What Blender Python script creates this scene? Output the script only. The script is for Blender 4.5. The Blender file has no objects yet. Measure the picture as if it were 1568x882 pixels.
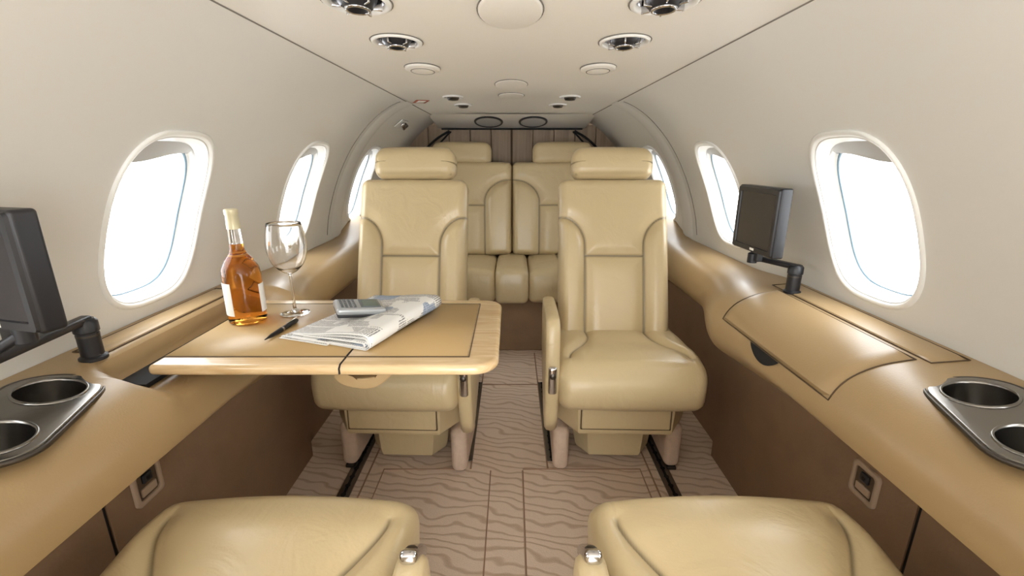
import bpy, bmesh, math, random
import numpy as np
from mathutils import Vector, Matrix
random.seed(3)
H=1.2
R=math.radians
def srgb(r,g,b):
    def f(c):
        c/=255.0
        return c/12.92 if c<=0.04045 else ((c+0.055)/1.055)**2.4
    return (f(r),f(g),f(b),1)
# ---------------------------------------------------------------- materials
def newmat(name):
    m=bpy.data.materials.new(name); m.use_nodes=True
    nt=m.node_tree; b=nt.nodes['Principled BSDF']
    return m,nt,b
def mat(name,col,rough=0.5,metal=0.0,bump=None,var=0.0,varscale=4,seam=False,coat=0,spec=0.5,crease=0):
    m,nt,b=newmat(name)
    b.inputs['Roughness'].default_value=rough; b.inputs['Metallic'].default_value=metal
    b.inputs['Specular IOR Level'].default_value=spec
    if coat: b.inputs['Coat Weight'].default_value=coat; b.inputs['Coat Roughness'].default_value=0.22
    b.inputs['Base Color'].default_value=col
    tc=nt.nodes.new('ShaderNodeTexCoord')
    src=None
    if var>0:
        n=nt.nodes.new('ShaderNodeTexNoise'); n.inputs['Scale'].default_value=varscale; n.inputs['Detail'].default_value=4
        nt.links.new(tc.outputs['Object'],n.inputs['Vector'])
        mx=nt.nodes.new('ShaderNodeMix'); mx.data_type='RGBA'
        mx.inputs[6].default_value=tuple(c*(1-var) for c in col[:3])+(1,)
        mx.inputs[7].default_value=tuple(min(1,c*(1+var)) for c in col[:3])+(1,)
        nt.links.new(n.outputs['Fac'],mx.inputs[0]); src=mx.outputs[2]
    if seam:
        a=nt.nodes.new('ShaderNodeAttribute'); a.attribute_name='seam'
        mx=nt.nodes.new('ShaderNodeMix'); mx.data_type='RGBA'
        if src: nt.links.new(src,mx.inputs[6])
        else: mx.inputs[6].default_value=col
        mx.inputs[7].default_value=tuple(c*0.2 for c in col[:3])+(1,)
        nt.links.new(a.outputs['Fac'],mx.inputs[0]); src=mx.outputs[2]
    if src: nt.links.new(src,b.inputs['Base Color'])
    if bump:
        n=nt.nodes.new('ShaderNodeTexNoise'); n.inputs['Scale'].default_value=bump[0]; n.inputs['Detail'].default_value=5
        nt.links.new(tc.outputs['Object'],n.inputs['Vector'])
        bp=nt.nodes.new('ShaderNodeBump'); bp.inputs['Strength'].default_value=bump[1]; bp.inputs['Distance'].default_value=0.003
        nt.links.new(n.outputs['Fac'],bp.inputs['Height'])
        if crease:
            n2=nt.nodes.new('ShaderNodeTexNoise'); n2.inputs['Scale'].default_value=9; n2.inputs['Detail'].default_value=3; n2.inputs['Distortion'].default_value=1.2
            nt.links.new(tc.outputs['Object'],n2.inputs['Vector'])
            b2=nt.nodes.new('ShaderNodeBump'); b2.inputs['Strength'].default_value=crease; b2.inputs['Distance'].default_value=0.02
            nt.links.new(n2.outputs['Fac'],b2.inputs['Height']); nt.links.new(b2.outputs['Normal'],bp.inputs['Normal'])
        nt.links.new(bp.outputs['Normal'],b.inputs['Normal'])
    return m
M={}
M['leather']=mat('cream_leather',srgb(200,180,140),0.33,bump=(220,0.12),var=0.04,seam=True,coat=.18,crease=.22)
M['console']=mat('tan_leather',srgb(168,142,103),0.36,bump=(300,0.10),var=0.05,seam=True,coat=.10)
M['brown']=mat('brown_ultrasuede',srgb(134,106,80),0.85,bump=(120,0.2),var=0.16,varscale=9)
M['wall']=mat('wall_vinyl',srgb(218,216,210),0.5,bump=(180,0.04))
M['ceil']=mat('ceiling_vinyl',srgb(230,226,217),0.42,bump=(180,0.04))
M['frame']=mat('window_frame_plastic',srgb(232,231,226),0.3)
M['shade']=mat('window_shade_pleats',srgb(186,186,184),0.5)
M['black']=mat('black_plastic',srgb(28,28,32),0.4)
M['matteblack']=mat('slot_black',srgb(16,14,14),0.8)
M['screen']=mat('lcd_screen',srgb(44,42,46),0.22)
M['chrome']=mat('polished_chrome',srgb(205,205,208),0.12,1.0)
M['steel']=mat('brushed_steel',srgb(140,137,132),0.24,1.0,bump=(90,0.05))
M['darksteel']=mat('dark_metal',srgb(86,80,74),0.35,0.9)
M['rail']=mat('track_metal',srgb(118,110,100),0.4,0.8)
M['legcarpet']=mat('leg_carpet_cover',srgb(204,180,158),0.95,bump=(300,.6),var=.18,varscale=40)
M['bezel']=mat('outlet_bezel',srgb(170,146,122),.4)
M['seamdark']=mat('seam_dark',srgb(84,66,46),0.8)
M['seamgrey']=mat('panel_gap_grey',srgb(120,115,106),0.8)
M['binding']=mat('carpet_binding',srgb(158,128,104),0.95)
M['insetleather']=mat('table_inset',srgb(182,152,104),0.42,bump=(320,0.1))
M['silver']=mat('silver_plastic',srgb(176,180,183),0.28,0.45)
M['key']=mat('phone_keys',srgb(96,100,104),.4)
M['white']=mat('white_paper',srgb(235,233,226),0.7)
M['gold']=mat('bottle_capsule',srgb(214,205,170),0.35,0.2)
M['red']=mat('label_red',srgb(176,92,60),0.6)
M['lcd']=mat('phone_lcd',srgb(104,116,108),.2)
def wood(name,c1,c2,scale,rough,direction='X',dist=2.0,coat=0.3):
    m,nt,b=newmat(name)
    tc=nt.nodes.new('ShaderNodeTexCoord'); mp=nt.nodes.new('ShaderNodeMapping')
    nt.links.new(tc.outputs['Object'],mp.inputs['Vector'])
    sc={'X':(1,9,9),'Z':(9,9,0.8)}[direction]; mp.inputs['Scale'].default_value=sc
    oi=nt.nodes.new('ShaderNodeObjectInfo'); nt.links.new(oi.outputs['Location'],mp.inputs['Location'])
    n=nt.nodes.new('ShaderNodeTexNoise'); n.inputs['Scale'].default_value=scale; n.inputs['Detail'].default_value=8; n.inputs['Distortion'].default_value=dist
    nt.links.new(mp.outputs['Vector'],n.inputs['Vector'])
    cr=nt.nodes.new('ShaderNodeValToRGB'); cr.color_ramp.elements[0].color=c1; cr.color_ramp.elements[1].color=c2
    cr.color_ramp.elements[0].position=0.3; cr.color_ramp.elements[1].position=0.7
    nt.links.new(n.outputs['Fac'],cr.inputs['Fac']); nt.links.new(cr.outputs['Color'],b.inputs['Base Color'])
    b.inputs['Roughness'].default_value=rough; b.inputs['Coat Weight'].default_value=coat
    return m
M['maple']=wood('maple_edge',srgb(200,168,122),srgb(226,200,160),4,0.25)
M['curtain']=wood('bulkhead_wood',srgb(136,114,92),srgb(172,150,124),3,0.5,'Z',0.6,0.0)
def carpet():
    m,nt,b=newmat('rippled_carpet')
    tc=nt.nodes.new('ShaderNodeTexCoord'); mp=nt.nodes.new('ShaderNodeMapping')
    nt.links.new(tc.outputs['Object'],mp.inputs['Vector'])
    mp.inputs['Scale'].default_value=(.8,1.15,1); mp.inputs['Rotation'].default_value=(0,0,R(18))
    w=nt.nodes.new('ShaderNodeTexWave'); w.bands_direction='Y'; w.inputs['Scale'].default_value=7.4
    w.inputs['Distortion'].default_value=11; w.inputs['Detail'].default_value=1.8; w.inputs['Detail Scale'].default_value=0.85; w.inputs['Detail Roughness'].default_value=0.55
    nt.links.new(mp.outputs['Vector'],w.inputs['Vector'])
    cr=nt.nodes.new('ShaderNodeValToRGB')
    cr.color_ramp.elements[0].position=0.0; cr.color_ramp.elements[0].color=srgb(206,179,154)
    cr.color_ramp.elements[1].position=0.30; cr.color_ramp.elements[1].color=srgb(233,211,189)
    nt.links.new(w.outputs['Fac'],cr.inputs['Fac'])
    n=nt.nodes.new('ShaderNodeTexNoise'); n.inputs['Scale'].default_value=260; n.inputs['Detail'].default_value=3
    nt.links.new(tc.outputs['Object'],n.inputs['Vector'])
    mx=nt.nodes.new('ShaderNodeMix'); mx.data_type='RGBA'; mx.blend_type='MULTIPLY'; mx.inputs[0].default_value=0.2
    nt.links.new(cr.outputs['Color'],mx.inputs[6]); nt.links.new(n.outputs['Fac'],mx.inputs[7])
    nt.links.new(mx.outputs[2],b.inputs['Base Color'])
    b.inputs['Roughness'].default_value=0.95; b.inputs['Specular IOR Level'].default_value=0.1
    ad=nt.nodes.new('ShaderNodeMath'); ad.operation='MULTIPLY_ADD'; ad.inputs[1].default_value=0.25
    nt.links.new(n.outputs['Fac'],ad.inputs[0]); nt.links.new(cr.outputs['Color'],ad.inputs[2])
    bp=nt.nodes.new('ShaderNodeBump'); bp.inputs['Strength'].default_value=0.45; bp.inputs['Distance'].default_value=0.006
    nt.links.new(ad.outputs[0],bp.inputs['Height']); nt.links.new(bp.outputs['Normal'],b.inputs['Normal'])
    return m
M['carpet']=carpet()
def glassmat(name,col,ior,rough=0.0):
    m,nt,b=newmat(name); b.inputs['Base Color'].default_value=col; b.inputs['Roughness'].default_value=rough
    b.inputs['Transmission Weight'].default_value=1.0; b.inputs['IOR'].default_value=ior
    return m
M['glass']=glassmat('clear_glass',(1,1,1,1),1.45)
M['amber']=glassmat('amber_liquor',(0.92,0.38,0.06,1),1.36)
def panemat():
    m=bpy.data.materials.new('acrylic_pane'); m.use_nodes=True; nt=m.node_tree; nt.nodes.clear()
    o=nt.nodes.new('ShaderNodeOutputMaterial'); t=nt.nodes.new('ShaderNodeBsdfTransparent'); g=nt.nodes.new('ShaderNodeBsdfGlossy')
    g.inputs['Roughness'].default_value=0.05; mx=nt.nodes.new('ShaderNodeMixShader'); mx.inputs[0].default_value=0.04
    nt.links.new(t.outputs[0],mx.inputs[1]); nt.links.new(g.outputs[0],mx.inputs[2]); nt.links.new(mx.outputs[0],o.inputs[0])
    return m
M['pane']=panemat()
M['bluering']=mat('pane_seal',srgb(130,160,180),0.3)
def newsmat():
    m,nt,b=newmat('newsprint')
    uv=nt.nodes.new('ShaderNodeTexCoord')
    sep=nt.nodes.new('ShaderNodeSeparateXYZ'); nt.links.new(uv.outputs['UV'],sep.inputs[0])
    def math_(op,a,bv=None):
        n=nt.nodes.new('ShaderNodeMath'); n.operation=op
        if isinstance(a,(int,float)): n.inputs[0].default_value=a
        else: nt.links.new(a,n.inputs[0])
        if bv is not None:
            if isinstance(bv,(int,float)): n.inputs[1].default_value=bv
            else: nt.links.new(bv,n.inputs[1])
        return n.outputs[0]
    lines=math_('GREATER_THAN',math_('FRACT',math_('MULTIPLY',sep.outputs['X'],50)),0.45)
    cols=math_('GREATER_THAN',math_('FRACT',math_('MULTIPLY',sep.outputs['Y'],6)),0.10)
    nz=nt.nodes.new('ShaderNodeTexNoise'); nz.inputs['Scale'].default_value=90
    nt.links.new(uv.outputs['UV'],nz.inputs['Vector'])
    words=math_('GREATER_THAN',nz.outputs['Fac'],0.42)
    big=nt.nodes.new('ShaderNodeTexVoronoi'); big.distance='CHEBYCHEV'; big.inputs['Scale'].default_value=5
    nt.links.new(uv.outputs['UV'],big.inputs['Vector'])
    sp=nt.nodes.new('ShaderNodeSeparateColor'); nt.links.new(big.outputs['Color'],sp.inputs[0])
    pic=math_('GREATER_THAN',sp.outputs[0],0.85)
    has=math_('LESS_THAN',sp.outputs[1],0.7)
    txt=math_('MULTIPLY',math_('MULTIPLY',lines,cols),math_('MULTIPLY',words,has))
    f=math_('MULTIPLY',txt,0.8)
    mx=nt.nodes.new('ShaderNodeMix'); mx.data_type='RGBA'; mx.inputs[6].default_value=srgb(232,231,227); mx.inputs[7].default_value=srgb(70,72,78)
    nt.links.new(f,mx.inputs[0])
    mx2=nt.nodes.new('ShaderNodeMix'); mx2.data_type='RGBA'; mx2.inputs[7].default_value=srgb(128,148,176)
    nt.links.new(math_('MULTIPLY',pic,0.7),mx2.inputs[0]); nt.links.new(mx.outputs[2],mx2.inputs[6])
    nt.links.new(mx2.outputs[2],b.inputs['Base Color']); b.inputs['Roughness'].default_value=0.8
    return m
M['news']=newsmat()
# ---------------------------------------------------------------- helpers
def link(o,parent=None):
    bpy.context.scene.collection.objects.link(o)
    if parent is not None: o.parent=parent
    return o
def empty(name,loc=(0,0,0),rz=0):
    e=bpy.data.objects.new(name,None); e.empty_display_size=0.1
    e.location=loc; e.rotation_euler=(0,0,rz); return link(e)
def mk(name,verts,faces,material,parent=None,smooth=True,loc=(0,0,0),rot=(0,0,0),seam=None,sharp=None):
    me=bpy.data.meshes.new(name); me.from_pydata([tuple(map(float,v)) for v in verts],[],faces); me.update()
    bm=bmesh.new(); bm.from_mesh(me); bmesh.ops.recalc_face_normals(bm,faces=bm.faces)
    if sharp:
        for e in bm.edges:
            if len(e.link_faces)==2 and e.calc_face_angle(0)>R(sharp): e.smooth=False
    bm.to_mesh(me); bm.free()
    for p in me.polygons: p.use_smooth=smooth
    me.materials.append(material)
    if seam is not None:
        a=me.attributes.new('seam','FLOAT','POINT'); a.data.foreach_set('value',np.asarray(seam,dtype=np.float32))
    o=bpy.data.objects.new(name,me); o.location=loc; o.rotation_euler=rot
    return link(o,parent)
def inst(name,src,parent,loc=(0,0,0),rot=(0,0,0),scale=(1,1,1)):
    o=bpy.data.objects.new(name,src.data); o.location=loc; o.rotation_euler=rot; o.scale=scale; return link(o,parent)
def axis(L,r,n):
    c=[-(L/2-r)-r*math.tan(R(15*k)) for k in (3,2,1)]
    mid=list(np.linspace(-(L/2-r),(L/2-r),max(2,n)))
    return c+mid+[-x for x in reversed(c)]
def rbox(name,size,r,material,parent=None,n=(4,4,4),deform=None,loc=(0,0,0),rot=(0,0,0),smooth=True):
    sx,sy,sz=size; r=min(r,sx/2.02,sy/2.02,sz/2.02)
    ax=[axis(s,r,k) for s,k in zip(size,n)]
    idx={}; P=[]; F=[]
    N=[len(a)-1 for a in ax]
    def vid(i,j,k):
        key=(i,j,k)
        if key not in idx:
            idx[key]=len(P); P.append((ax[0][i],ax[1][j],ax[2][k]))
        return idx[key]
    for i in range(N[0]):
        for j in range(N[1]):
            for k in (0,N[2]): F.append((vid(i,j,k),vid(i+1,j,k),vid(i+1,j+1,k),vid(i,j+1,k)))
    for i in range(N[0]):
        for k in range(N[2]):
            for j in (0,N[1]): F.append((vid(i,j,k),vid(i+1,j,k),vid(i+1,j,k+1),vid(i,j,k+1)))
    for j in range(N[1]):
        for k in range(N[2]):
            for i in (0,N[0]): F.append((vid(i,j,k),vid(i,j+1,k),vid(i,j+1,k+1),vid(i,j,k+1)))
    P=np.array(P); half=np.array([sx/2-r,sy/2-r,sz/2-r])
    q=np.clip(P,-half,half); v=P-q; l=np.linalg.norm(v,axis=1,keepdims=True); P=q+r*v/np.maximum(l,1e-9)
    seam=None
    if deform: P,seam=deform(P)
    return mk(name,P,F,material,parent,smooth,loc,rot,seam)
def loft(name,rings,material,parent=None,closed=True,caps=True,smooth=True,sharp=None,**k):
    n=len(rings[0]); V=[p for r_ in rings for p in r_]; F=[]
    for a in range(len(rings)-1):
        for i in range(n if closed else n-1):
            j=(i+1)%n; F.append((a*n+i,a*n+j,(a+1)*n+j,(a+1)*n+i))
    if caps and closed:
        F.append(tuple(range(n))); F.append(tuple((len(rings)-1)*n+i for i in range(n)))
    return mk(name,V,F,material,parent,smooth,sharp=sharp,**k)
def revolve(name,prof,material,parent=None,n=32,loc=(0,0,0),rot=(0,0,0),sharp=40,sx=1,sy=1):
    V=[];F=[]
    for (r_,z) in prof:
        for i in range(n):
            a=2*math.pi*i/n; V.append((r_*math.cos(a)*sx,r_*math.sin(a)*sy,z))
    for a in range(len(prof)-1):
        for i in range(n):
            j=(i+1)%n; F.append((a*n+i,a*n+j,(a+1)*n+j,(a+1)*n+i))
    if prof[0][0]>1e-4: F.append(tuple(range(n)))
    if prof[-1][0]>1e-4: F.append(tuple((len(prof)-1)*n+i for i in range(n)))
    o=mk(name,V,F,material,parent,True,loc,rot,sharp=None)
    me=o.data; bm=bmesh.new(); bm.from_mesh(me); bmesh.ops.remove_doubles(bm,verts=bm.verts,dist=1e-5)
    bmesh.ops.recalc_face_normals(bm,faces=bm.faces)
    for e in bm.edges:
        if len(e.link_faces)==2 and e.calc_face_angle(0)>R(sharp): e.smooth=False
    bm.to_mesh(me); bm.free()
    return o
def prism(name,outline,z0,z1,material,parent=None,bev=0.0,loc=(0,0,0),rot=(0,0,0)):
    n=len(outline)
    if bev<=0:
        rings=[[(x,y,z0) for x,y in outline],[(x,y,z1) for x,y in outline]]
    else:
        c=np.mean(np.array(outline),axis=0)
        def ins(d):
            out=[]
            for i in range(n):
                p0=np.array(outline[i-1]);p=np.array(outline[i]);p1=np.array(outline[(i+1)%n])
                t=(p1-p0); t=t/(np.linalg.norm(t)+1e-9); nn=np.array([-t[1],t[0]])
                if np.dot(nn,c-p)<0: nn=-nn
                out.append(tuple(p+nn*d))
            return out
        rings=[]
        for k in range(5):
            a=k/4*math.pi/2
            rings.append([(x,y,z0+bev*(1-math.cos(a))) for x,y in ins(bev*(1-math.sin(a)))])
        for k in range(5):
            a=(1-k/4)*math.pi/2; rings.append([(x,y,z1-bev*(1-math.cos(a))) for x,y in ins(bev*(1-math.sin(a)))])
    return loft(name,rings,material,parent,loc=loc,rot=rot,smooth=True,sharp=35)
def tube(name,pts,r,material,parent=None,cyclic=False,loc=(0,0,0),rot=(0,0,0)):
    c=bpy.data.curves.new(name,'CURVE'); c.dimensions='3D'; c.bevel_depth=r; c.bevel_resolution=3
    s=c.splines.new('POLY'); s.points.add(len(pts)-1)
    for i,p in enumerate(pts): s.points[i].co=(*map(float,p),1)
    s.use_cyclic_u=cyclic; s.use_smooth=True; c.materials.append(material); c.use_fill_caps=True
    o=bpy.data.objects.new(name,c); o.location=loc; o.rotation_euler=rot; return link(o,parent)
def roundrect(w,h,r,n=6):
    out=[]
    for cx,cy,a0 in ((w/2-r,h/2-r,0),(-w/2+r,h/2-r,90),(-w/2+r,-h/2+r,180),(w/2-r,-h/2+r,270)):
        for k in range(n+1):
            a=R(a0+90*k/n); out.append((cx+r*math.cos(a),cy+r*math.sin(a)))
    return out
def cut(obj,cutters):
    for c in cutters:
        m=obj.modifiers.new('b','BOOLEAN'); m.operation='DIFFERENCE'; m.solver='EXACT'; m.object=c
    bpy.context.view_layer.update()
    dg=bpy.context.evaluated_depsgraph_get()
    me=bpy.data.meshes.new_from_object(obj.evaluated_get(dg)); obj.modifiers.clear(); obj.data=me
    bm=bmesh.new(); bm.from_mesh(me)
    for e in bm.edges:
        if len(e.link_faces)==2: e.smooth=e.calc_face_angle(0)<R(30)
    bm.to_mesh(me); bm.free()
    for p in me.polygons: p.use_smooth=True
    for c in cutters:
        d=c.data; bpy.data.objects.remove(c); bpy.data.meshes.remove(d)
def catmull(P,m):
    P=np.array(P,float); Q=np.vstack([2*P[0]-P[1],P,2*P[-1]-P[-2]]); out=[]
    ns=len(P)-1
    for t in np.linspace(0,ns,m):
        i=min(int(t),ns-1); u=t-i; p0,p1,p2,p3=Q[i:i+4]
        out.append(0.5*((2*p1)+(-p0+p2)*u+(2*p0-5*p1+4*p2-p3)*u*u+(-p0+3*p1-3*p2+p3)*u**3))
    return np.array(out)
def sm(a,b,x):
    t=np.clip((x-a)/(b-a),0,1); return t*t*(3-2*t)
# ---------------------------------------------------------------- shell
Y0,Y1=-1.1,3.47
WX=.925
prof=catmull([(.498,1.452),(.57,1.422),(.64,1.374),(.707,1.308),(.762,1.238),(.808,1.162),(.848,1.08),(.882,.99),(.908,.90),(WX,.80)],37)
prof=np.vstack([prof,[(WX,.5),(WX,0)]])
def wallX(z): return float(np.interp(z,prof[::-1,1],prof[::-1,0]))
ys=list(np.arange(Y0,Y1,0.12))+[Y1]
WIN=[0.34,1.12,1.90,2.68]; CZ=1.050; WA,WB=.152,.198
def wout(cy,s,sd,dx,n=56,off=0.0):
    out=[]
    for i in range(n):
        a=2*math.pi*i/n; c_,s_=math.cos(a),math.sin(a); e=2/3.1
        y=cy+(WA*s+off)*math.copysign(abs(c_)**e,c_); z=CZ+(WB*s+off)*math.copysign(abs(s_)**e,s_)
        out.append((sd*(wallX(z)+dx),y,z))
    return out
for sd,nm in ((-1,'wall_left'),(1,'wall_right')):
    outer=[(x+0.05 if z<1.38 else x+.03,z+(0.03 if z>1.3 else 0)) for x,z in prof][::-1]
    ring=[tuple(p) for p in prof]+outer
    w=loft(nm,[[(sd*x,y,z) for x,z in ring] for y in ys],M['wall'])
    cs=[]
    for cy in WIN:
        a=wout(cy,.97,sd,0); 
        cs.append(loft('cutter',[[(sd*.60,y,z) for x,y,z in a],[(sd*1.1,y,z) for x,y,z in a]],M['wall'],smooth=False))
    cut(w,cs)
k=1
for sd in (-1,1):
    for cy in WIN:
        rings=[wout(cy,1.055,sd,.001),wout(cy,1.05,sd,-.005),wout(cy,1.025,sd,-.009),wout(cy,.995,sd,-.006),wout(cy,.975,sd,.004),wout(cy,.94,sd,.030),wout(cy,.92,sd,.046),wout(cy,.885,sd,.052)]
        win=empty('window_%d'%k); k+=1
        loft('frame',rings,M['frame'],win,caps=False)
        loft('seal',[wout(cy,.896,sd,.047),wout(cy,.888,sd,.043),wout(cy,.876,sd,.047)],M['bluering'],win,caps=False)
        r=wout(cy,.90,sd,.055); loft('pane',[r,[(x+sd*.004,y,z) for x,y,z in r]],M['pane'],win,smooth=False)
        base=wout(cy,.935,sd,.030); top=[p for p in base if p[2]>CZ+.135]
        top=sorted(top,key=lambda p:p[1]); V=[];F=[]
        for p in top: V.append(p); V.append((sd*(wallX(CZ+.14)+.034),p[1],min(p[2],CZ+.148+.010*math.sin((p[1]-cy)*18))))
        for i in range(len(top)-1): F.append((2*i,2*i+1,2*i+3,2*i+2))
        mk('shade',V,F,M['shade'],win)
def cz(x): return 1.4525+.006*(1-(x/.5)**2)
cp=[(x,cz(x)) for x in np.linspace(-.503,.503,21)]
ring=cp+[(x,z+.06) for x,z in reversed(cp)]
ceiling=loft('ceiling',[[(x,y,z) for x,z in ring] for y in ys],M['ceil'],sharp=40)
big=[(-.266,.895),(.262,.895),(-.266,1.18),(.260,1.18)]
small=[(-.262,2.20),(.258,2.20),(-.25,2.53),(.235,2.53)]
cs=[]
for x,y in big: cs.append(revolve('c',[(.049,-.02),(.049,.045)],M['ceil'],loc=(x,y,cz(x)),n=32,sy=1.25))
for x,y in small: cs.append(revolve('c',[(.038,-.02),(.038,.04)],M['ceil'],loc=(x,y,cz(x)),n=24,sy=1.3))
cut(ceiling,cs)
def tor(R0,r,material,parent,z=0,name='ring',sx=1,sy=1):
    pr=[(R0+r*math.cos(a),z+r*math.sin(a)) for a in np.linspace(0,2*math.pi,9)]
    V=[];F=[];n=40
    for (q,zz) in pr[:-1]:
        for i in range(n):
            a=2*math.pi*i/n; V.append((q*math.cos(a)*sx,q*math.sin(a)*sy,zz))
    for a in range(8):
        b=(a+1)%8
        for i in range(n):
            j=(i+1)%n; F.append((a*n+i,a*n+j,b*n+j,b*n+i))
    return mk(name,V,F,material,parent)
def surf_rev(name,prof_,material,parent,n=32):
    V=[];F=[]
    for (q,z) in prof_:
        for i in range(n):
            a=2*math.pi*i/n; V.append((q*math.cos(a),q*math.sin(a),z))
    for a in range(len(prof_)-1):
        for i in range(n):
            j=(i+1)%n; F.append((a*n+i,a*n+j,(a+1)*n+j,(a+1)*n+i))
    return mk(name,V,F,material,parent)
for x,y in big:
    e=empty('ceiling_downlight',(x,y,cz(x)-.001)); e.scale=(1,1.25,1)
    surf_rev('flange',[(.058,.001),(.057,-.003),(.052,-.005),(.047,-.002),(.046,.004)],M['frame'],e)
    tor(.059,.0013,M['seamgrey'],e)
    surf_rev('reflector',[(.048,-.002),(.047,.012),(.042,.028),(.028,.038),(.001,.040)],M['chrome'],e)
    surf_rev('eyeball',[(.036,.036),(.037,.014),(.032,-.002),(.022,-.012),(.015,-.014),(.013,-.006),(.001,-.004)],M['black'],e)
    for kk in range(6):
        a=kk*2*math.pi/6+.3
        rbox('louvre',(.016,.004,.022),.0015,M['chrome'],e,n=(2,2,2),loc=(.033*math.cos(a),.033*math.sin(a),.0),rot=(0,0,a))
    tor(.019,.003,M['chrome'],e,z=-.012)
for x,y in small:
    e=empty('air_vent_nozzle',(x,y,cz(x)-.001)); e.scale=(1,1.3,1)
    surf_rev('flange',[(.047,.001),(.046,-.004),(.041,-.006),(.037,-.002),(.036,.004)],M['frame'],e,24)
    surf_rev('socket',[(.038,.0),(.036,.02),(.02,.030),(.001,.031)],M['black'],e,24)
    surf_rev('nozzle',[(.026,.02),(.027,-.006),(.022,-.014),(.013,-.015),(.011,-.006),(.001,-.005)],M['darksteel'],e,24)
    surf_rev('nozzle_core',[(.012,-.0155),(.001,-.0156)],M['black'],e,24)
for x,y in ((-.268,1.51),(.258,1.51)):
    e=empty('ceiling_speaker',(x,y,cz(x)-.001)); e.scale=(1,1.5,1)
    surf_rev('bezel',[(.052,.001),(.051,-.005),(.044,-.007),(.034,-.010),(.018,-.013),(.001,-.014)],M['ceil'],e)
    tor(.052,.0016,M['seamgrey'],e); tor(.034,.0014,M['seamgrey'],e,z=-.0095)
for y,r_,s_ in ((.955,.060,1.9),(1.85,.060,1.9),(2.17,.056,1.7)):
    e=empty('ceiling_access_panel',(-.003,y,cz(0)-.001)); e.scale=(1,s_,1)
    surf_rev('disc',[(r_,.001),(r_-.001,-.003),(r_-.004,-.004),(.001,-.004)],M['ceil'],e)
    tor(r_+.001,.0013,M['seamgrey'],e)
for i,sd in enumerate((-1,1)):
    tube('trim_%d'%(i+1),[(sd*.501,y,1.4515) for y in (Y0,Y1-.42)],.0020,M['seamgrey'])
def arch(y,sd,off=-.001,zmin=.80,zmax=1.45):
    return [(sd*(x+off),y,z) for x,z in prof if zmin<z<zmax]
n_=3
for sd in (-1,1):
    tube('trim_%d'%n_,arch(2.28,sd),.0016,M['seamgrey']); n_+=1
    P0=[p for p in prof if p[1]>.79]
    rings=[[(sd*(x-o),y,z-(.3*o)) for x,z in P0] for y,o in ((2.32,-.002),(2.34,.002),(2.36,.007),(2.41,.009),(2.45,.007),(2.47,.002),(2.49,-.002))]
    loft('trim_%d'%n_,rings,M['wall'],closed=False,caps=False); n_+=1
sof=loft('trim_%d'%n_,[[(x,3.02,1.453) for x in np.linspace(-.52,.52,9)],[(x,3.42,1.400) for x in np.linspace(-.52,.52,9)],[(x,3.46,1.395) for x in np.linspace(-.52,.52,9)],[(x,3.46,1.46) for x in np.linspace(-.52,.52,9)]],M['ceil'],closed=False,caps=False,sharp=20); n_+=1
for x in (-.155,.14):
    e=empty('oval_air_outlet',(x,3.24,1.4225)); e.rotation_euler=(-R(7.6),0,0)
    o=tor(.088,.008,M['black'],e,sx=1,sy=1.7,name='rim')
    V=[(.084*math.cos(a),.084*1.7*math.sin(a),-.002) for a in np.linspace(0,2*math.pi,33)[:-1]]
    mk('grille',V+[(v[0],v[1],-.004) for v in V],[tuple(range(32)),tuple(range(32,64))]+[(i,(i+1)%32,32+(i+1)%32,32+i) for i in range(32)],M['shade'],e,smooth=False)
bh=empty('wall_rear')
xs_=np.linspace(-.9,.9,13)
for i in range(12):
    rbox('plank',(.146,.02,1.42),.005,M['curtain'],bh,n=(2,2,2),loc=((xs_[i]+xs_[i+1])/2,3.475,.71))
rbox('centre_divider',(.014,.012,1.40),.003,M['seamdark'],bh,n=(2,2,2),loc=(-.003,3.462,.70))
rbox('header_trim',(1.0,.02,.010),.003,M['matteblack'],bh,n=(2,2,2),loc=(0,3.455,1.389))
rbox('infill',(1.9,.02,1.46),.002,M['seamdark'],bh,n=(2,2,2),loc=(0,3.50,.73))
fl=mk('floor',[(-.97,Y0,0),(.97,Y0,0),(.97,Y1,0),(-.97,Y1,0),(-.97,Y0,-.04),(.97,Y0,-.04),(.97,Y1,-.04),(-.97,Y1,-.04)],[(0,1,2,3),(4,5,6,7),(0,1,5,4),(2,3,7,6),(1,2,6,5),(0,3,7,4)],M['carpet'],smooth=False)
def strip(name,x0,x1,y0,y1,z0,z1,m,p=None,r=.001):
    return rbox(name,(abs(x1-x0),abs(y1-y0),abs(z1-z0)),r,m,p,n=(2,2,2),loc=((x0+x1)/2,(y0+y1)/2,(z0+z1)/2))
for x,ya,yb in ((-.620,-.3,2.3),(.600,-.3,2.3),(-.185,1.62,2.3),(.165,1.62,2.3)):
    e=empty('seat_track')
    strip('channel',x-.007,x+.007,ya,yb,.0005,.003,M['matteblack'],e)
    strip('rail_a',x-.023,x-.006,ya,yb,.0005,.006,M['rail'],e)
    strip('rail_b',x+.006,x+.023,ya,yb,.0005,.006,M['rail'],e)
    yy=ya+.02
    while yy<yb:
        revolve('lug_hole',[(.010,0),(.010,.0072),(0,.0072)],M['matteblack'],e,n=10,loc=(x,yy,0)); yy+=.05
    if abs(x)>.5: rbox('stop',(.018,.035,.014),.003,M['steel'],e,n=(2,2,2),loc=(x,1.36,.009))
def bind(pts,r=.0035):
    global n_
    tube('trim_%d'%n_,[(x,y,.0012) for x,y in pts],r,M['binding']); n_+=1
bind([(-.085,Y0),(-.085,1.56)],.0022); bind([(.042,Y0),(.042,1.56)],.003)
bind([(-.51,Y0),(-.51,1.57),(-.2,1.57)],.003); bind([(.51,Y0),(.51,1.57),(.042,1.57)],.003)
bind([(-.165,1.57),(-.165,2.70)]); bind([(.142,1.57),(.142,2.70)])
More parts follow.
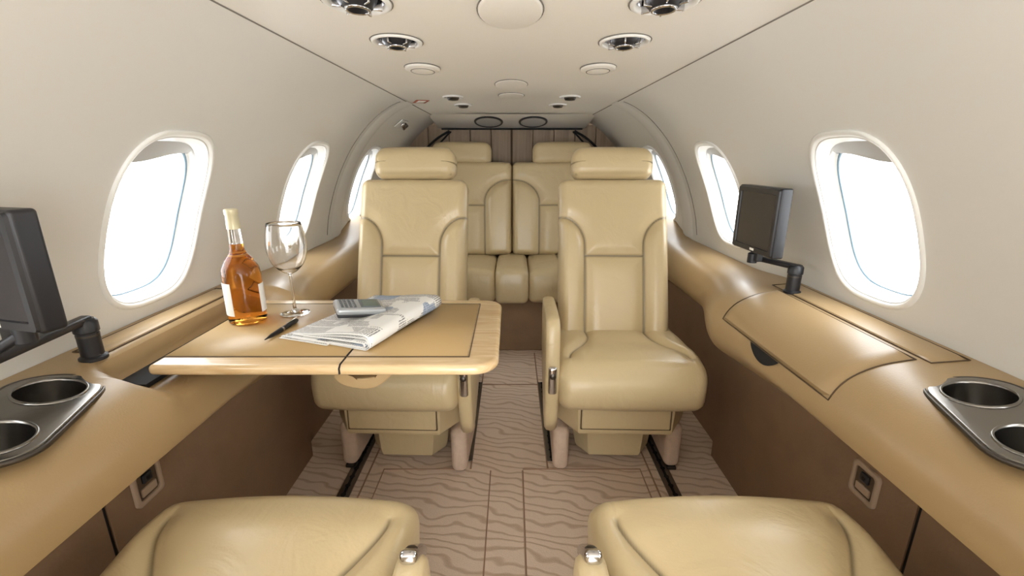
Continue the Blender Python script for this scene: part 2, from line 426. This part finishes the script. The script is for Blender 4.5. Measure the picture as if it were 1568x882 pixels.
bind([(-.165,2.28),(.142,2.28)]); bind([(-.565,Y0),(-.565,2.3)],.003); bind([(.545,Y0),(.545,2.3)],.003)
# ---------------------------------------------------------------- side consoles
BX=WX-.003
def ztop(y): return float(np.interp(y,[.3,1.0,1.7],[.61,.565,.49]))
def cprof(sd,y,m=49):
    zl=ztop(y)
    near=np.array([(BX,.812),(.875,.808),(.81,.802),(.745,.788),(.69,.758),(.66,.712),(.655,.66),(.68,.61),(.735,.57),(.79,zl+.012),(.835,zl)])
    near[7,1]=zl+.075; near[8,1]=zl+.035
    if sd<0:
        w=float(sm(.80,.86,y)*(1-sm(1.38,1.44,y)))
        low=near.copy(); low[2]=(.835,.800); low[3]=(.815,.742); low[4]=(.70,.735); low[5]=(.665,.70)
        near=near*(1-w)+low*w
    far=np.array([(BX,.792),(.885,.787),(.84,.778),(.80,.768),(.765,.748),(.74,.715),(.733,.68),(.74,.645),(.77,.62),(.82,.605),(.885,.60)])
    t=float(sm(1.42,1.74,y)); P=near*(1-t)+far*t
    P[:,1]+=.10*float(sm(2.35,2.75,y))
    return catmull(P,m)
def csurf(sd,y,u,off=0.0):
    Q=cprof(sd,y); t=u*(len(Q)-1); i=min(int(t),len(Q)-2); f=t-i
    p=Q[i]*(1-f)+Q[i+1]*f; d=Q[i+1]-Q[i]; d=d/np.linalg.norm(d); nn=np.array([d[1],-d[0]])
    if nn[1]<0 and u<.5: nn=-nn
    if u>=.5 and nn[0]>0: nn=-nn
    p=p+nn*off
    return (sd*p[0],y,p[1])
cys=sorted(set(list(np.arange(-.95,1.40,.06))+list(np.arange(1.40,1.8,.025))+list(np.arange(1.8,2.66,.06))+[.80,.82,.84,.86,1.36,1.38,1.42,1.44,2.66]))
TR=[]
for sd in (-1,1):
    e=empty('side_console')
    rings=[]
    for y in cys:
        Q=cprof(sd,y); rings.append([(sd*x,y,z) for x,z in Q]+[(sd*BX,y,Q[-1][1])])
    body=loft('body',rings,M['console'],e)
    tx=.785; ty=.645 if sd>0 else .655; tz=.798
    T=Matrix.Translation((sd*tx,ty,tz))@Matrix.Rotation(-sd*math.atan2(.050,.145),4,'Z')@Matrix.Rotation(-sd*R(12),4,'Y')
    TR.append((sd,T))
    cs=[]
    for yy in (-.075,.075):
        c=revolve('c',[(.049,-.085),(.049,.06)],M['console'],n=40); c.matrix_world=T@Matrix.Translation((0,yy,0)); cs.append(c)
    cut(body,cs)
    def panel(nm,x0,ya,yb,top,m):
        yl=np.linspace(ya,yb,12)
        return loft(nm,[[(sd*x0,y,.001),(sd*x0,y,top(y)),(sd*BX,y,top(y)),(sd*BX,y,.001)] for y in yl],m,e,sharp=30)
    tp=lambda y: ztop(y)+.012
    panel('lower_panel',.831,.785,1.66,tp,M['brown'])
    panel('lower_panel_front',.831,-.95,.775,tp,M['brown'])
    panel('lower_panel_gap',.836,.77,.79,tp,M['matteblack'])
    panel('lower_panel_rear',.880,1.60,2.66,lambda y:.60+.10*float(sm(2.35,2.75,y)),M['brown'])
    tube('lower_seam',[(sd*.831,y,ztop(y)) for y in np.linspace(-.9,1.64,40)],.0022,M['seamdark'],e)
    def patch(nm,ya,yb,ua,ub,off,mt):
        ny,nu=26,16; V=[];F=[]
        for i in range(ny+1):
            y=ya+(yb-ya)*i/ny
            for j in range(nu+1):
                u=ua+(ub-ua)*j/nu
                edge=i in(0,ny) or j in (0,nu)
                V.append(csurf(sd,y,u,-.002 if edge else off))
        for i in range(ny):
            for j in range(nu):
                a=i*(nu+1)+j; F.append((a,a+1,a+nu+2,a+nu+1))
        mk(nm,V,F,mt,e,sharp=35)
        b=[csurf(sd,ya+(yb-ya)*t,ua,.001) for t in np.linspace(0,1,20)]+[csurf(sd,yb,ua+(ub-ua)*t,.001) for t in np.linspace(0,1,14)]+[csurf(sd,yb+(ya-yb)*t,ub,.001) for t in np.linspace(0,1,20)]+[csurf(sd,ya,ub+(ua-ub)*t,.001) for t in np.linspace(0,1,14)]
        tube(nm+'_gap',b,.0016,M['seamdark'],e,cyclic=True)
    if sd>0:
        patch('storage_lid',.86,1.36,.185,.50,.010,M['console'])
        patch('side_lid',.84,1.42,.03,.165,.003,M['console'])
        V=[];F=[];nn_=20
        for i in range(nn_+1):
            t=i/nn_; y=1.04+.14*t; dep=.030*math.sin(math.pi*t)**.8
            V.append(csurf(sd,y,.503,.0035)); V.append(csurf(sd,y,.503+dep*1.9,.0035))
        for i in range(nn_): F.append((2*i,2*i+1,2*i+3,2*i+2))
        mk('lid_pull_recess',V,F,M['matteblack'],e,smooth=False)
    else:
        patch('side_lid',.88,1.36,.03,.17,.003,M['console'])
        strip('table_slot',-.832,-.755,.86,1.385,.738,.748,M['matteblack'],e)
        strip('slot_liner',-.836,-.832,.86,1.385,.74,.79,M['matteblack'],e)
        c=csurf(sd,2.5,.35,0); revolve('call_button',[(.018,-.002),(.018,.004),(.001,.005)],M['darksteel'],e,n=20,loc=c)
    yc,zc=(.885,.49) if sd<0 else (.915,.462)
    so=empty('power_outlet',(sd*.829,yc,zc))
    so.rotation_euler=(0,0,R(-90)) if sd>0 else (0,0,R(90))
    o=roundrect(.080,.088,.012); i_=roundrect(.058,.064,.008)
    rg=[]
    for sc,dy in ((o,.002),(o,-.004),([(a*.96,b*.96) for a,b in o],-.006),([(a*1.04,b*1.04) for a,b in i_],-.006),(i_,-.003),(i_,.0)):
        rg.append([(a,dy,b) for a,b in sc])
    loft('bezel',rg,M['bezel'],so,caps=False)
    mk('plate',[(a,-.0005,b) for a,b in i_]+[(a,.001,b) for a,b in i_],[tuple(range(len(i_))),tuple(range(len(i_),2*len(i_)))]+[(q,(q+1)%len(i_),len(i_)+(q+1)%len(i_),len(i_)+q) for q in range(len(i_))],M['seamdark'],so,smooth=False)
    rbox('jack',(.026,.008,.022),.003,M['black'],so,n=(2,2,2),loc=(0,-.003,.014))
    revolve('jack_hole',[(.006,0),(.006,.006),(.001,.006)],M['steel'],so,n=16,loc=(0,-.001,.014),rot=(R(90),0,0))
    rbox('flap',(.044,.006,.020),.004,M['bezel'],so,n=(2,2,2),loc=(0,-.002,-.016))
for sd,T in TR:
    e=empty('cup_holder_tray'); e.matrix_world=T
    pl=prism('plate',roundrect(.134,.285,.064,12),-.004,.008,M['steel'],e,bev=.004)
    bpy.context.view_layer.update()
    cs=[]
    for yy in (-.075,.075):
        c=revolve('c',[(.047,-.085),(.047,.06)],M['console'],n=40); c.matrix_world=T@Matrix.Translation((0,yy,0)); cs.append(c)
    cut(pl,cs)
    for yy in (-.075,.075):
        c=surf_rev('cup',[(.051,.008),(.050,.0105),(.047,.0105),(.0462,.005),(.0455,-.070),(.042,-.074),(.001,-.074)],M['steel'],e,40); c.location=(0,yy,0)
    o=tube('rim',[(x,y,.003) for x,y in roundrect(.138,.289,.066,12)],.0045,M['darksteel'],e,cyclic=True)
# ---------------------------------------------------------------- seats
def mindist(P2,S):
    out=np.full(len(P2),9.0)
    for s in S:
        s=np.array(s); a=s[:-1]; b=s[1:]
        for p,q in zip(a,b):
            d=q-p; L=np.dot(d,d)+1e-12; t=np.clip(((P2-p)@d)/L,0,1)
            out=np.minimum(out,np.linalg.norm(P2-(p+t[:,None]*d),axis=1))
    return out
def mkback(name,W,L,T,xi,xo,za,zb,zh,parent,rise=.028,r=.035,loc=(0,0,0),rot=(0,0,0),single=None,nx=84,nz=120):
    def xs(z):
        t=np.clip((z-za)/(zb-za),0,1); return xi+(xo-xi)*(1-np.sqrt(np.maximum(0,1-t*t)))
    zz=np.linspace(0,zb,60); sides=(-1,1) if single is None else (single,)
    S=[np.stack([s*xs(zz),zz],1) for s in sides]
    hx0=-xi if single is None or single<0 else -W/2+.0
    hx1=xi if single is None or single>0 else W/2
    S.append(np.array([(hx0,zh),(hx1,zh)]))
    def deform(P):
        P=P.copy(); z=P[:,2]+L/2; x=P[:,0]
        front=np.clip(-P[:,1]/(T/2)*1.0,0,1)
        d=mindist(np.stack([x,z],1),S)
        ins=np.zeros(len(P))
        for s in sides:
            ins=np.maximum(ins,((s*x>xs(z))&(z<zb)).astype(float))
        h=ins*rise*(1-np.exp(-(d/.024)**2)) + (1-ins)*(.014*(1-np.exp(-(d/.03)**2)))
        g=np.exp(-(d/.0042)**2)
        h=h-.008*g
        edge=np.clip((W/2-np.abs(x))/.03,0,1)
        P[:,1]-=front*h*(0.4+0.6*edge)
        P[:,1]-=.014*np.sin(np.clip(z/L,0,1)*math.pi)*front
        P[:,2]+=L/2
        return P,np.where(front>.3,g*0.9,0)
    return rbox(name,(W,T,L),r,M['leather'],parent,n=(nx,4,nz),deform=deform,loc=loc,rot=rot)
def mkcushion(name,W,D,T,parent,loc=(0,0,0)):
    t=np.linspace(0,1,60)
    S=[]
    for s in (-1,1):
        y=D/2-(D-.075)*t; x=.118+.090*sm(.38,1.0,t)**1.3
        S.append(np.stack([s*x,y],1))
    def deform(P):
        P=P.copy(); x,y,z=P[:,0],P[:,1],P[:,2]
        top=np.clip(z/(T/2),0,1); fr=np.clip((-y-D/2+.09)/.09,0,1)
        d=mindist(np.stack([x,y],1),S)
        fade=sm(-D/2+.02,-D/2+.10,y)
        g=np.exp(-(d/.0040)**2)*fade
        out=(np.abs(x)>np.interp(-y,-S[1][:,1],S[1][:,0]))
        h=np.where(out,.018,.010)*(1-np.exp(-(d/.022)**2))*fade+.010*(1-fade)-.006*g
        h+= .014*np.cos(np.clip(x/W,-.5,.5)*math.pi)
        P[:,2]+=top*h
        P[:,2]+=top*(.014*np.exp(-((y+D/2-.10)/.08)**2)-.014*sm(.0,.2,y))
        P[:,1]-=fr*.013*(1-(x/(W/2))**2)
        P[:,1]-=fr*.024*np.cos(np.clip(z/T,-.5,.5)*math.pi)
        P[:,0]*=1-.03*(1-top)
        return P,g*.7*(top>.6)
    return rbox(name,(W,D,T),.044,M['leather'],parent,n=(130,116,8),deform=deform,loc=loc)
proto={}
def seat(loc,rz,arm_side,tilt=20,back_dy=0,arm_dy=0,arm_dz=0,arm_dx=0,cush_dy=0,cs=1.0,near=False,outboard=False):
    e=empty('airplane_seat',loc,rz)
    if not proto:
        proto['cushion']=mkcushion('cushion',.515,.47,.155,e)
        proto['back']=mkback('backrest',.452,.72,.10,.120,.230,.43,.555,.39,e)
        def hd(P):
            P=P.copy(); zz=np.clip(P[:,2]/.13,-.5,.5); d=np.abs(P[:,2]+.052); g=np.exp(-(d/.003)**2)
            P[:,1]*=1+.14*np.cos(zz*math.pi)-.03*g; P[:,0]*=1+.012*np.cos(zz*math.pi)
            P[:,2]-=.008*(P[:,0]/.16)**4*(P[:,2]>0)
            return P,g*.5
        proto['head']=rbox('headrest',(.342,.10,.140),.042,M['leather'],e,n=(16,6,30),deform=hd)
        proto['head_stem']=rbox('headrest_stem',(.20,.03,.06),.01,M['matteblack'],e,n=(2,2,2))
        pl=[(-.175,-.175),(.175,-.175),(.25,-.06),(.255,.20),(-.255,.20),(-.25,-.06)]
        rings=[]
        for z,s in ((.235,.95),(.243,.97),(.31,.985),(.40,1.0),(.41,1.0)):
            rings.append([(x*s,y*s,z) for x,y in pl])
        proto['skirt']=loft('skirt',rings,M['leather'],e,sharp=20)
        proto['drawer']=rbox('drawer_front',(.318,.012,.120),.006,M['leather'],e,n=(2,2,2))
        proto['dgap']=rbox('drawer_gap',(.326,.008,.128),.003,M['seamdark'],e,n=(2,2,2))
        pd=[(-.11,-.02),(.11,-.02),(.16,.05),(.16,.22),(-.16,.22),(-.16,.05)]
        proto['ped']=loft('pedestal',[[(x*s,y*s,z) for x,y in pd] for z,s in ((.030,.90),(.045,.95),(.11,1.0),(.24,1.05))],M['leather'],e,sharp=20)
        proto['frame']=rbox('base_frame',(.46,.20,.035),.008,M['darksteel'],e,n=(2,2,2))
        proto['leg']=rbox('track_leg',(.062,.32,.19),.026,M['legcarpet'],e,n=(3,4,3))
        proto['foot']=rbox('track_fitting',(.035,.28,.014),.003,M['darksteel'],e,n=(2,2,2))
        pts=catmull([(-.215,.30),(-.235,.42),(-.235,.55),(-.222,.645),(-.195,.678),(-.14,.682),(.0,.672),(.13,.66)],30)
        out=[tuple(p) for p in pts]+[(.15,.60),(.13,.45),(.06,.36),(-.04,.30),(-.12,.25),(-.19,.25)]
        w=.024; rings=[]
        cc=np.mean(np.array(out),axis=0)
        for x,s in ((-w,.90),(-w*.92,.955),(-w*.6,.99),(0,1),(w*.6,.99),(w*.92,.955),(w,.90)):
            rings.append([(x,cc[0]+(a-cc[0])*s,cc[1]+(b-cc[1])*s) for a,b in out])
        proto['arm']=loft('armrest',rings,M['leather'],e)
        proto['lever']=rbox('recline_lever',(.030,.022,.105),.010,M['chrome'],e,n=(2,2,4))
        proto['leverb']=revolve('lever_button',[(.010,0),(.010,.006),(.006,.009),(.0,.009)],M['darksteel'],e,n=20)
        for k_ in list(proto): 
            o=proto[k_]; bpy.context.scene.collection.objects.unlink(o); o.parent=None
    a=R(tilt)
    inst('cushion',proto['cushion'],e,(0,-.01+cush_dy,.432-(.008 if near else 0)),scale=(cs,1,1))
    inst('backrest',proto['back'],e,(0,.145+back_dy,.42),(-a,0,0))
    def onback(y,z): return (0,.145+back_dy+z*math.sin(a)+y*math.cos(a),.42+z*math.cos(a)-y*math.sin(a))
    inst('headrest',proto['head'],e,onback(-.008,.794),(-a*.8,0,0))
    inst('headrest_stem',proto['head_stem'],e,onback(.0,.72),(-a,0,0))
    inst('skirt',proto['skirt'],e,(0,0,-.01)); inst('drawer_front',proto['drawer'],e,(0,-.174,.312),(R(-2),0,0)); inst('drawer_gap',proto['dgap'],e,(0,-.172,.312),(R(-2),0,0))
    inst('pedestal',proto['ped'],e); inst('base_frame',proto['frame'],e,(0,.12,.20))
    for s in (-1,1):
        inst('track_leg',proto['leg'],e,(s*.222,.09 if s*arm_side<0 else .06,.105)); inst('track_fitting',proto['foot'],e,(s*.222,.07,.008))
    ax_=arm_side*(.272+arm_dx)
    inst('armrest',proto['arm'],e,(ax_,arm_dy,arm_dz))
    if outboard: inst('armrest_outboard',proto['arm'],e,(-arm_side*.250,.285,-.02),scale=(1.6,1,1))
    if near:
        inst('recline_lever',proto['lever'],e,(ax_,-.208+arm_dy,.668+arm_dz),(R(-50),0,0))
        inst('lever_button',proto['leverb'],e,(ax_,-.196+arm_dy,.684+arm_dz),(R(30),0,0))
    else:
        inst('recline_lever',proto['lever'],e,(ax_,-.240+arm_dy,.475+arm_dz),(R(4),0,0))
        inst('lever_button',proto['leverb'],e,(ax_,-.249+arm_dy,.495+arm_dz),(R(90),0,0))
    return e
seat((.415,1.64,0),R(-1.5),-1)
seat((-.425,1.64,0),R(-2),1)
seat((.420,.57,0),R(180),1,tilt=34,back_dy=.10,arm_dy=.165,arm_dz=-.10,arm_dx=.02,cs=1.04,near=True,outboard=True)
seat((-.455,.57,0),R(180),-1,tilt=34,back_dy=.10,arm_dy=.165,arm_dz=-.10,arm_dx=.02,cs=1.04,near=True)
for o in proto.values(): bpy.data.objects.remove(o)
# ---------------------------------------------------------------- rear bench
e=empty('rear_bench_seat')
for sd in (-1,1):
    mkback('backrest',.70,.62,.13,.17,.345,.35,.50,.33,e,rise=.034,loc=(sd*.352,3.12,.55),rot=(R(-12),0,0),single=-sd,nx=110,nz=100)
    def hd(P):
        P=P.copy(); P[:,2]-=.012*(P[:,0]/.2)**4; return P,None
    rbox('headrest',(.40,.10,.15),.045,M['leather'],e,n=(14,4,6),deform=hd,loc=(sd*.338,3.235,1.222),rot=(R(-10),0,0))
    def cd(P):
        P=P.copy(); x=P[:,0]; top=np.clip(P[:,2]/.11,0,1); P[:,2]+=top*.012*np.cos(np.clip(x/.58,-.5,.5)*math.pi)
        g=np.exp(-(np.abs(x+sd*.11)/.006)**2); P[:,2]-=top*.008*g; P[:,1]+=.008*g*(P[:,1]<0)
        P[:,1]-=.02*np.cos(np.clip(P[:,2]/.23,-.5,.5)*math.pi)*(P[:,1]<-.15)
        return P,g*.7
    rbox('seat_cushion',(.62,.50,.21),.040,M['leather'],e,n=(90,8,8),deform=cd,loc=(sd*.410,2.90,.450))
def cc_(P):
    P=P.copy(); P[:,1]-=.02*np.cos(np.clip(P[:,2]/.23,-.5,.5)*math.pi)*(P[:,1]<-.15); P[:,2]+=.010*np.cos(np.clip(P[:,0]/.2,-.5,.5)*math.pi)*(P[:,2]>0); return P,None
rbox('centre_cushion',(.20,.49,.215),.036,M['leather'],e,n=(10,8,8),deform=cc_,loc=(0,2.885,.450))
strip('base',-.85,.85,2.74,3.40,.001,.350,M['brown'],e,.01)
strip('cover_shelf',-.72,.72,3.26,3.45,.30,1.05,M['brown'],e,.01)
for sd in (-1,1):
    b=empty('seat_belt')
    pts=catmull([(sd*.66,3.33,1.16),(sd*.61,3.36,1.24),(sd*.53,3.40,1.32),(sd*.44,3.42,1.375)],16)
    tube('strap',pts,.008,M['matteblack'],b)
    pts=catmull([(sd*.56,3.33,1.12),(sd*.54,3.36,1.24),(sd*.47,3.40,1.33),(sd*.43,3.42,1.37)],16); tube('strap_inner',pts,.006,M['matteblack'],b)
# ---------------------------------------------------------------- folding table
TZ=.78
t=empty('folding_table')
def tabout(x0,x1,y0,y1,rr):
    out=[]
    for cx,cy,a0 in ((x1-rr,y1-rr,0),(x0+.01,y1-.01,90),(x0+.01,y0+.01,180),(x1-rr,y0+rr,270)):
        q=rr if cx>-.4 else .01
        for k_ in range(9):
            a=R(a0+90*k_/8); out.append((cx+q*math.cos(a),cy+q*math.sin(a)))
    return out
out=tabout(-.765,-.035,.88,1.345,.05)
out=[(x+(.012*(1-((y-1.11)/.24)**2) if x>-.06 else 0),y) for x,y in out]
prism('top',out,TZ-.024,TZ,M['maple'],t,bev=.010)
for nm,xa,xb in (('inset_left',-.758,-.365),('inset_right',-.358,-.098)):
    prism(nm,[(xa,.928),(xb,.928),(xb,1.297),(xa,1.297)],TZ-.004,TZ+.0012,M['insetleather'],t)
tube('inset_border',[(-.758,.925,TZ),(-.094,.925,TZ),(-.094,1.30,TZ),(-.758,1.30,TZ)],.0020,M['seamdark'],t)
tube('fold_gap',[(-.3615,.879,TZ-.018),(-.3615,.879,TZ-.006),(-.3615,.888,TZ),(-.3615,1.34,TZ)],.0020,M['matteblack'],t)
strip('underside_frame',-.75,-.10,.96,1.28,TZ-.038,TZ-.022,M['darksteel'],t,.004)
pp=catmull([(-.065,0),(-.045,-.020),(0,-.030),(.035,-.022),(.065,.004),(.06,.014),(.02,.0),(-.02,-.002),(-.06,.014)],34)
prism('latch_pull',[tuple(p) for p in pp],-.03,.03,M['console'],t,bev=.004,loc=(-.335,.965,TZ-.054),rot=(R(90),0,0))
# ---------------------------------------------------------------- bottle
b=empty('wine_bottle',(-.700,1.155,TZ+.0015)); b.scale=(.97,.97,.93)
prof_=[(0,.0),(.040,.0),(.046,.004),(.047,.012),(.047,.135),(.045,.155),(.034,.178),(.021,.195),(.0165,.21)]
revolve('body',prof_+[(.0160,.222),(0,.222)],M['amber'],b,n=48)
revolve('neck',[(0,.223),(.0158,.223),(.0150,.25),(.0145,.262),(0,.262)],M['glass'],b,n=32)
revolve('capsule',[(0,.2625),(.0158,.2625),(.0160,.270),(.0150,.300),(.0165,.302),(.0165,.314),(.014,.316),(0,.316)],M['gold'],b,n=32)
def label(a0,a1,r_,z0,z1,m,nm):
    n=18;V=[];F=[]
    for rr in (r_,r_+.0006):
        for i in range(n+1):
            a=R(a0+(a1-a0)*i/n); V+= [(rr*math.cos(a),rr*math.sin(a),z0),(rr*math.cos(a),rr*math.sin(a),z1)]
    for s in (0,2*(n+1)):
        for i in range(n): F.append((s+2*i,s+2*i+1,s+2*i+3,s+2*i+2))
    mk(nm,V,F,m,b)
label(185,262,.0474,.028,.120,M['white'],'front_label')
label(-12,34,.0474,.03,.11,M['white'],'back_label')
label(0,360,.0212,.188,.1945,M['gold'],'collar')
# ---------------------------------------------------------------- wine glass
g=empty('wine_glass',(-.603,1.215,TZ+.0015))
bp_=catmull([(.0045,.112),(.022,.122),(.041,.145),(.0505,.178),(.049,.215),(.0425,.25)],26)
outp=[(0,.0)]+[(.037,.0),(.038,.0015),(.030,.004),(.012,.008),(.005,.014),(.0038,.03),(.0036,.08),(.0040,.105)]+[tuple(p) for p in bp_]
inp=[(max(0.0,r_-.0016),z+ (.0016 if z<.13 else 0)) for r_,z in [tuple(p) for p in bp_][::-1]]
inp[-1]=(0.0,.116)
revolve('bowl_and_stem',outp+[(.0417,.2512)]+inp,M['glass'],g,n=48,sharp=60)
# ---------------------------------------------------------------- newspaper
nw=empty('newspaper',(-.362,1.14,TZ+.002),math.atan2(-.127,.354)); nw.scale=(.96,.95,1)
def sheet(nm,prof2,y0,y1,parent,thick=.0012,wob=0.0,skew=0.0):
    ny=16; V=[];F=[];UV=[]
    P=np.array(prof2); seg=np.concatenate([[0],np.cumsum(np.linalg.norm(np.diff(P,axis=0),axis=1))])
    n=len(P)
    for i in range(ny+1):
        y=y0+(y1-y0)*i/ny
        for j in range(n):
            V.append((P[j,0]+skew*(y),y,P[j,1]+wob*math.sin(y*22+P[j,0]*14)*.5+wob*.5)); UV.append((seg[j]*3.2,(y-y0)*3.2))
    for i in range(ny):
        for j in range(n-1):
            a=i*n+j; F.append((a,a+1,a+n+1,a+n))
    o=mk(nm,V,F,M['news'],parent)
    uvl=o.data.uv_layers.new(name='UVMap')
    for lp in o.data.loops: uvl.data[lp.index].uv=UV[lp.vertex_index]
    s=o.modifiers.new('s','SOLIDIFY'); s.thickness=thick; s.offset=1
    return o
def foldprof(xl,xr,zb,rr,xtop):
    p=[(x,zb) for x in np.linspace(xl,xr-rr,12)]
    for a in np.linspace(-90,90,12)[1:]: p.append((xr-rr+rr*math.cos(R(a)),zb+rr+rr*math.sin(R(a))))
    zt=zb+2*rr
    for x in np.linspace(xr-rr,xtop,14)[1:]:
        p.append((x,zt-(zt-zb-.006)*float(sm(0,1,(xr-rr-x)/(xr-rr-xtop)))*.75))
    return p
sheet('sheet_outer',foldprof(-.125,.115,.001,.018,-.118),-.175,.175,nw,wob=.002)
sheet('sheet_inner',foldprof(-.120,.108,.004,.012,-.10),-.172,.180,nw,wob=.002)
sheet('sheet_core',foldprof(-.118,.100,.007,.006,-.11),-.178,.170,nw,wob=.001)
sheet('sheet_loose',foldprof(-.128,.02,.0005,.004,-.122),-.182,-.02,nw,wob=.001,skew=.12)
ph=empty('mobile_phone',(-.392,1.125,TZ+.046)); ph.rotation_euler=(R(-8),R(7),R(-62)); ph.scale=(1.08,1.08,1.08)
rbox('body',(.066,.112,.018),.008,M['silver'],ph,n=(4,4,2),loc=(0,0,.003))
rbox('lower_shell',(.064,.108,.010),.0045,M['black'],ph,n=(4,4,2),loc=(0,0,-.007))
rbox('screen_bezel',(.048,.046,.003),.0014,M['key'],ph,n=(2,2,2),loc=(0,.022,.012))
rbox('screen',(.040,.036,.002),.0009,M['lcd'],ph,n=(2,2,2),loc=(0,.023,.0132))
for i in range(5):
    for j in range(4):
        rbox('key',(.0075,.006,.003),.0014,M['key'],ph,n=(2,2,2),loc=((i-2)*.0102,-.014-j*.0095,.0125))
pn=empty('ballpoint_pen',(-.572,1.075,TZ+.0075),R(-6))
revolve('barrel',[(0,-.070),(.0012,-.070),(.002,-.062),(.0048,-.045),(.0058,-.01),(.0058,.05),(.0045,.066),(.0025,.070),(0,.072)],M['black'],pn,n=20,rot=(R(-90),0,0))
revolve('band',[(.0061,-.003),(.0061,.003)],M['chrome'],pn,n=20,rot=(R(-90),0,0))
rbox('clip',(.003,.045,.002),.0008,M['chrome'],pn,n=(2,2,2),loc=(0,.045,.0072))
# ---------------------------------------------------------------- monitors
def monitor(base,mpos,rz,w=.225,h=.195,arm_pts=None):
    m_=empty('flat_screen_monitor')
    revolve('post',[(.024,0),(.024,.006),(.019,.010),(.019,.058),(.021,.060),(.021,.080),(.016,.086),(0,.086)],M['black'],m_,n=28,loc=base)
    revolve('post_ring',[(.0195,.050),(.0195,.054)],M['darksteel'],m_,n=28,loc=base)
    P=[Vector(p) for p in arm_pts]
    for i in range(len(P)-1):
        a,b_=P[i],P[i+1]; d=b_-a; L=d.length
        rbox('arm_link',(.024,L+.02,.016),.006,M['black'],m_,n=(2,3,2),loc=(a+b_)/2,rot=(math.asin(max(-1,min(1,d.z/L))),0,math.atan2(-d.x,d.y)))
        revolve('arm_joint',[(.014,-.014),(.014,.014),(.010,.017),(0,.017)],M['black'],m_,n=20,loc=b_)
    hd_=bpy.data.objects.new('head',None); link(hd_,m_); hd_.location=mpos; hd_.rotation_euler=(0,0,rz)
    rbox('case',(w,.034,h),.006,M['black'],hd_,n=(3,2,3),loc=(0,.008,0))
    rbox('rear_hump',(w*.75,.02,h*.75),.009,M['black'],hd_,n=(3,2,3),loc=(0,.030,0))
    o=roundrect(w*.97,h*.97,.006); i_=roundrect(w*.82,h*.80,.002)
    loft('bezel',[[(a,-.008,b_) for a,b_ in o],[(a,-.013,b_) for a,b_ in [(q*.98,r2*.98) for q,r2 in o]],[(a,-.013,b_) for a,b_ in [(q*1.02,r2*1.02) for q,r2 in i_]],[(a,-.0095,b_) for a,b_ in i_]],M['black'],hd_,caps=False,sharp=25)
    mk('screen',[(-w*.415,-.0098,-h*.405),(w*.415,-.0098,-h*.405),(w*.415,-.0098,h*.405),(-w*.415,-.0098,h*.405)],[(0,1,2,3)],M['screen'],hd_,smooth=False)
    rbox('label',(.022,.001,.007),.0004,M['white'],hd_,n=(2,2,2),loc=(w*.05,-.0133,-h*.445))
    rbox('bracket',(.04,.02,.04),.004,M['black'],hd_,n=(2,2,2),loc=(0,.012,-h*.5-.008))
monitor((.845,1.335,.805),(.740,1.39,1.018),R(-88),h=.197,arm_pts=[(.845,1.335,.885),(.78,1.46,.888),(.745,1.40,.898)])
monitor((-.85,.862,.805),(-.752,.640,1.045),R(-14),w=.19,h=.175,arm_pts=[(-.85,.862,.888),(-.83,.62,.885),(-.735,.650,.945)])
# ---------------------------------------------------------------- ceiling label & exit handle
wl=prism('warning_label',[(-.03,-.06),(.03,-.06),(.03,.06),(-.03,.06)],-.0016,.0,M['red'],None,loc=(-.435,2.36,1.4535),rot=(0,0,R(20)))
prism('label_center',[(-.018,-.045),(.018,-.045),(.018,.045),(-.018,.045)],-.0022,-.001,M['ceil'],wl)
h_=empty('exit_handle',(-.622,2.75,1.378)); h_.rotation_euler=(0,R(-38),0)
rbox('recess_plate',(.06,.15,.006),.003,M['frame'],h_,n=(2,3,2))
rbox('grip',(.022,.13,.018),.008,M['chrome'],h_,n=(3,4,3),loc=(0,-.01,-.018),rot=(0,0,R(12)))
rbox('pivot',(.035,.035,.026),.008,M['darksteel'],h_,n=(2,2,2),loc=(0,.045,-.012))
# ---------------------------------------------------------------- world, added fill light
w=bpy.data.worlds.new('world'); bpy.context.scene.world=w; w.use_nodes=True
bg=w.node_tree.nodes['Background']; bg.inputs[0].default_value=(0.95,0.975,1.0,1); bg.inputs[1].default_value=7.0
sc=bpy.context.scene
try:
    sc.view_settings.view_transform='Standard'; sc.view_settings.look='None'; sc.view_settings.exposure=0.08
except Exception as ex: print(ex)
l=bpy.data.lights.new('added_ceiling_fill','AREA'); l.shape='RECTANGLE'; l.size=1.2; l.size_y=.7; l.energy=12; l.color=(.98,.985,1)  # added area light, unseen behind the camera, to lift the ceiling and walls
o=bpy.data.objects.new('added_ceiling_fill',l); o.location=(0,-.75,.95); o.rotation_euler=(R(125),0,0); link(o)
cam=bpy.data.cameras.new('camera'); co=bpy.data.objects.new('camera',cam); link(co)
cam.sensor_width=36; cam.lens=16.2; cam.clip_start=.02
co.location=(0,0,H); co.rotation_euler=(R(90-15.9),0,0)
sc.camera=co
